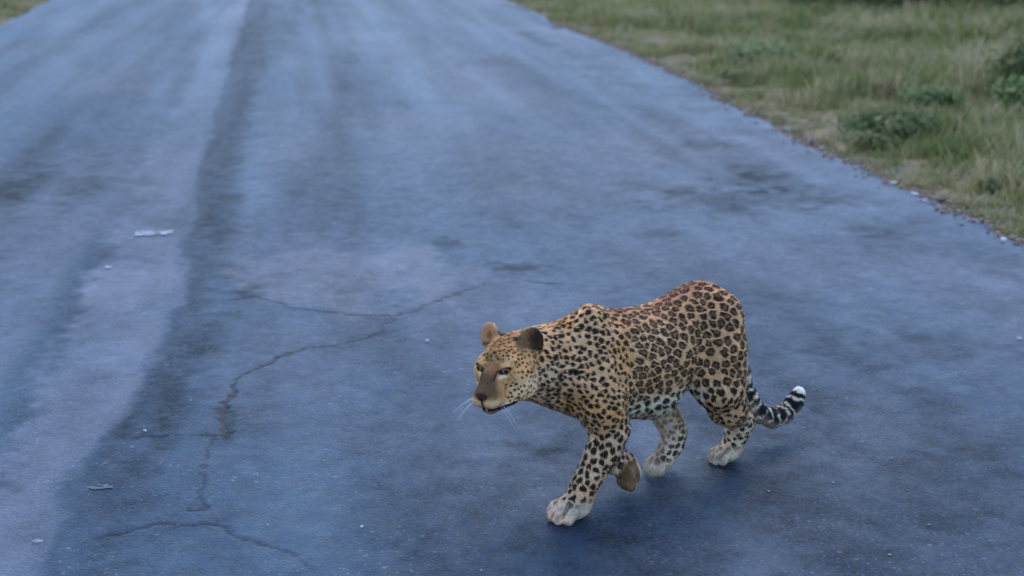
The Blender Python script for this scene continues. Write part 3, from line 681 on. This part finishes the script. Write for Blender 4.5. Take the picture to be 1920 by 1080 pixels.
        td=np.hypot(hy-(.020*sgn-(ez-hz)*.05*sgn),(0*hz)); hc=mixc(hc,C_(.05,.025,.018)+0*hc,np.exp(-(td/.0035)**2)*ss(-.008,.0,hz)*ss(.022,.016,hz)*ss(.08,.09,hx))
    hc=mixc(hc,C_(.15,.085,.045)+0*hc,np.exp(-(((hx-.012)/.018)**2+((hy-.045)/.016)**2+((hz-.058)/.018)**2))*.7)
    # ears
    er=np.zeros(n)
    for sgn,czz in ((1,.074),(-1,.073)):
        Rr=Rm(.75 if sgn>0 else -.40,-.15,-.25*sgn); q=(H-np.array((-.016,.060*sgn,czz)))@Rr; rad=np.hypot(q[:,1]/.035,q[:,2]/.039)
        m=ss(.022,.016,np.abs(q[:,0]))*ss(1.35,1.2,rad)*ss(-.030,-.018,q[:,2])
        front=ss(-.002,.004,q[:,0])
        if sgn>0: cin=mixc(C_(.165,.088,.048)+0*hc,C_(.045,.023,.014)+0*hc,ss(-.014,.012,q[:,1]+.006*(fbm(V*200,91,2)-.5)))*(.6+.8*fbm(V*150,90,2))[:,None]
        else: cin=mixc(C_(.38,.19,.10)+0*hc,C_(.09,.05,.035)+0*hc,ss(-.008,-.02,q[:,2]))
        cb=C_(.03,.02,.016)+0*hc; ce=mixc(cb,cin,front); ce=mixc(ce,C_(.55,.45,.36)+0*hc,ss(.90,1.02,rad)*ss(.1,.7,q[:,2]/.043)*ss(-.010,-.002,q[:,0]))
        hc=mixc(hc,ce,m); er=np.maximum(er,m)
    hfin=np.maximum(head_,er)
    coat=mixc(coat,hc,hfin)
    # throat: white ruff and dark necklace strokes behind the jaw
    rf=ss(.03,-.01,hx)*ss(-.12,-.06,hx)*ss(.03,.05,hy)*ss(.02,-.02,hz)
    coat=mixc(coat,C_(.66,.58,.50)+0*hc,rf*.3*(1-black_amt*.9)*(1-er))
    for a,b,w in (((-.045,.06,-.035),(-.065,.07,-.07),.006),((-.035,.07,-.062),(-.005,.065,-.078),.005),((-.075,.08,-.03),(-.095,.07,-.085),.007),((-.105,.085,-.02),(-.125,.07,-.095),.008)):
        a=np.array(a);b=np.array(b);ab=b-a;t=np.clip(((H-a)@ab)/(ab@ab),0,1); dd=H-a-t[:,None]*ab; dq=np.hypot(dd[:,0],dd[:,2])+(fbm(V*60,33,2)-.5)*.008
        coat=mixc(coat,spotc,(1-ss(w*.6,w*1.3,dq))*ss(.02,.04,hy)*.9*(1-er))
    # pads on the lifted far forepaw, dark toe gaps
    fp=np.exp(-(((x+.245)/.04)**2+((z-.055)/.05)**2))*(y<.075)*ss(.3,-.3,NR[:,0])*0
    foot=ss(.075,.05,z)
    coat*= (1+.22*(fbm(V*160,12,2)-.5)+.16*(fbm(V*[60,200,200],13,2)-.5))[:,None]
    lum=ss(.03,.14,coat[:,1])[:,None]
    coat=coat*(1+lum*np.array([[.38,.27,.10]])); coat*= (1+lum*.5*(fbm(V*55,88,3)-.5)[:,None])
    coat=np.clip(coat,.008,.86)
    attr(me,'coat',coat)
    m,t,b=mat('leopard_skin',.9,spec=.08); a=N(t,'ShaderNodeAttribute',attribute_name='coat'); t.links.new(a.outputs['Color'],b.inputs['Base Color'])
    no=N(t,'ShaderNodeTexNoise'); no.inputs['Scale'].default_value=260; bp=N(t,'ShaderNodeBump'); bp.inputs['Distance'].default_value=.0015; bp.inputs['Strength'].default_value=.6
    tc=N(t,'ShaderNodeTexCoord'); t.links.new(tc.outputs['Object'],no.inputs[0]); t.links.new(no.outputs['Fac'],bp.inputs['Height']); t.links.new(bp.outputs[0],b.inputs['Normal'])
    b.inputs['Sheen Weight'].default_value=.0
    me.materials.clear(); me.materials.append(m)
    # ---- short fur: fine blades lying along the coat ----
    keep=np.ones(n,bool)
    for sgn in (1,-1): keep&=np.linalg.norm(H-np.array((.086,.036*sgn,.019)),axis=1)>.019
    keep&=~((nose>.35)); keep&=z>.006
    idx=np.nonzero(keep)[0]; K=min(230000,len(idx)*2); ii=rng.choice(idx,K)
    flow=np.repeat(C_(-.85,0,-.45),n,0); flow=mixc(flow,C_(-.25,0,-1.)+0*flow,leg); 
    hb=-HR[:,0]; flow=mixc(flow,np.repeat((hb*1.0+np.array((0,0,.15)))[None],n,0),head_); flow=mixc(flow,C_(-.6,0,-.6)+0*flow,tail_)
    fi=flow[ii]+rng.normal(size=(K,3))*.26; ni=NR[ii]; fi-=ni*(fi*ni).sum(1)[:,None]; fi/=np.linalg.norm(fi,axis=1)[:,None]+1e-9
    ln=.009*(1-.45*head_-.2*low)+.005*belly+.004*tail_+.003*(1-head_)*(1-low); ln=np.where(er>.3,.007,ln); ln=(ln[ii]*rng.uniform(.6,1.25,K))[:,None]
    side=np.cross(fi,ni); wdt=(.0007*rng.uniform(.7,1.3,K))[:,None]
    base=V[ii]+rng.normal(size=(K,3))*.0006-ni*.0010-fi*ln*.5; rise=(.22+.12*rng.uniform(size=K))[:,None]
    A_=base-side*wdt; B_=base+side*wdt; M1=base+fi*ln*.55+ni*ln*(rise+.05); T_=base+fi*ln+ni*ln*rise*.9
    VV=np.stack([A_,B_,M1+side*wdt*.7,M1-side*wdt*.7,T_],1).reshape(-1,3); VV[:,2]=np.maximum(VV[:,2],.001)
    q=(np.arange(K)*5)[:,None]; T3=np.concatenate([q+[0,1,2],q+[0,2,3],q+[3,2,4]],1).reshape(-1,3)
    fm=mesh_np('fur',VV,T3,True); cc=(coat[ii]*rng.uniform(.62,1.34,K)[:,None]); attr(fm,'coat',np.repeat(cc,5,0))
    nn=ni+rng.normal(size=(K,3))*.12+fi*.15; nn/=np.linalg.norm(nn,axis=1)[:,None]; fm.normals_split_custom_set_from_vertices(np.repeat(nn,5,0).tolist())
    m2,t,b=mat('leopard_fur',.85,spec=.08); a=N(t,'ShaderNodeAttribute',attribute_name='coat'); t.links.new(a.outputs['Color'],b.inputs['Base Color']); fm.materials.append(m2)
    tag(link('fur',fm,root),kind='stuff')
    # ---- eyes ----
    em,t,b=mat('leopard_eye',.25,spec=.2); tc=N(t,'ShaderNodeTexCoord'); L=t.links
    vm=N(t,'ShaderNodeVectorMath',operation='DISTANCE'); L.new(tc.outputs['Object'],vm.inputs[0]); vm.inputs[1].default_value=(1,0,0)
    cr=N(t,'ShaderNodeValToRGB'); e=cr.color_ramp.elements; e[0].position=.0; e[0].color=(.004,.004,.004,1); e[1].position=.85; e[1].color=(.02,.012,.01,1)
    for p,c in ((.30,(.004,.004,.004)),(.36,(.13,.065,.022)),(.72,(.20,.11,.045))): k=e.new(p); k.color=(*c,1)
    L.new(vm.outputs['Value'],cr.inputs[0]); L.new(cr.outputs[0],b.inputs['Base Color'])
    for sgn in (1,-1):
        bm=bmesh.new(); bmesh.ops.create_uvsphere(bm,u_segments=32,v_segments=20,radius=1)
        ee=bpy.data.meshes.new('eye'); bm.to_mesh(ee); bm.free(); ee.materials.append(em); ee.polygons.foreach_set('use_smooth',[True]*len(ee.polygons))
        o=link('eye',ee,root); hm=Matrix(HR.tolist())@Matrix(Rm(.42*sgn,0,0).tolist()); o.location=hw((.0795,.0345*sgn,.0165)); o.rotation_euler=hm.to_euler(); o.scale=(.0172,)*3
    # ---- whiskers ----
    wm,_,_=mat('whisker',.5,(.7,.72,.75))
    for sgn in (1,-1):
        for q in range(6):
            a=np.array((.124-.007*(q%3),.031*sgn,-.050-.007*(q//3)-.002*(q%3))); r=random.Random(q+10*sgn)
            if sgn>0: dr=np.array((-.25-.16*(q%3)+r.uniform(-.1,.1),.75,-.75-.25*(q//3)+.25*(q%3)*.5)); 
            else: dr=np.array((.25-.1*(q%3),-.9,-.45-.3*(q//3)))
            dr/=np.linalg.norm(dr); L_=r.uniform(.055,.085); pts=[a+dr*L_*s_+np.array((0,0,-.02))*s_*s_ for s_ in (0,.35,.7,1)]
            VV=[];FF=[]
            for kk,p in enumerate(pts):
                w_=.0007*(1-kk/3.6); c=hw(p)
                VV+=[tuple(c+np.array(v)*w_) for v in ((0,1,.3),(.9,-.5,.3),(-.9,-.5,-.4))]
            for kk in range(3):
                for v in range(3): FF.append((kk*3+v,kk*3+(v+1)%3,kk*3+3+(v+1)%3,kk*3+3+v))
            link('whisker',mesh_np('whisker',VV,FF,True,wm),root)
leopard()
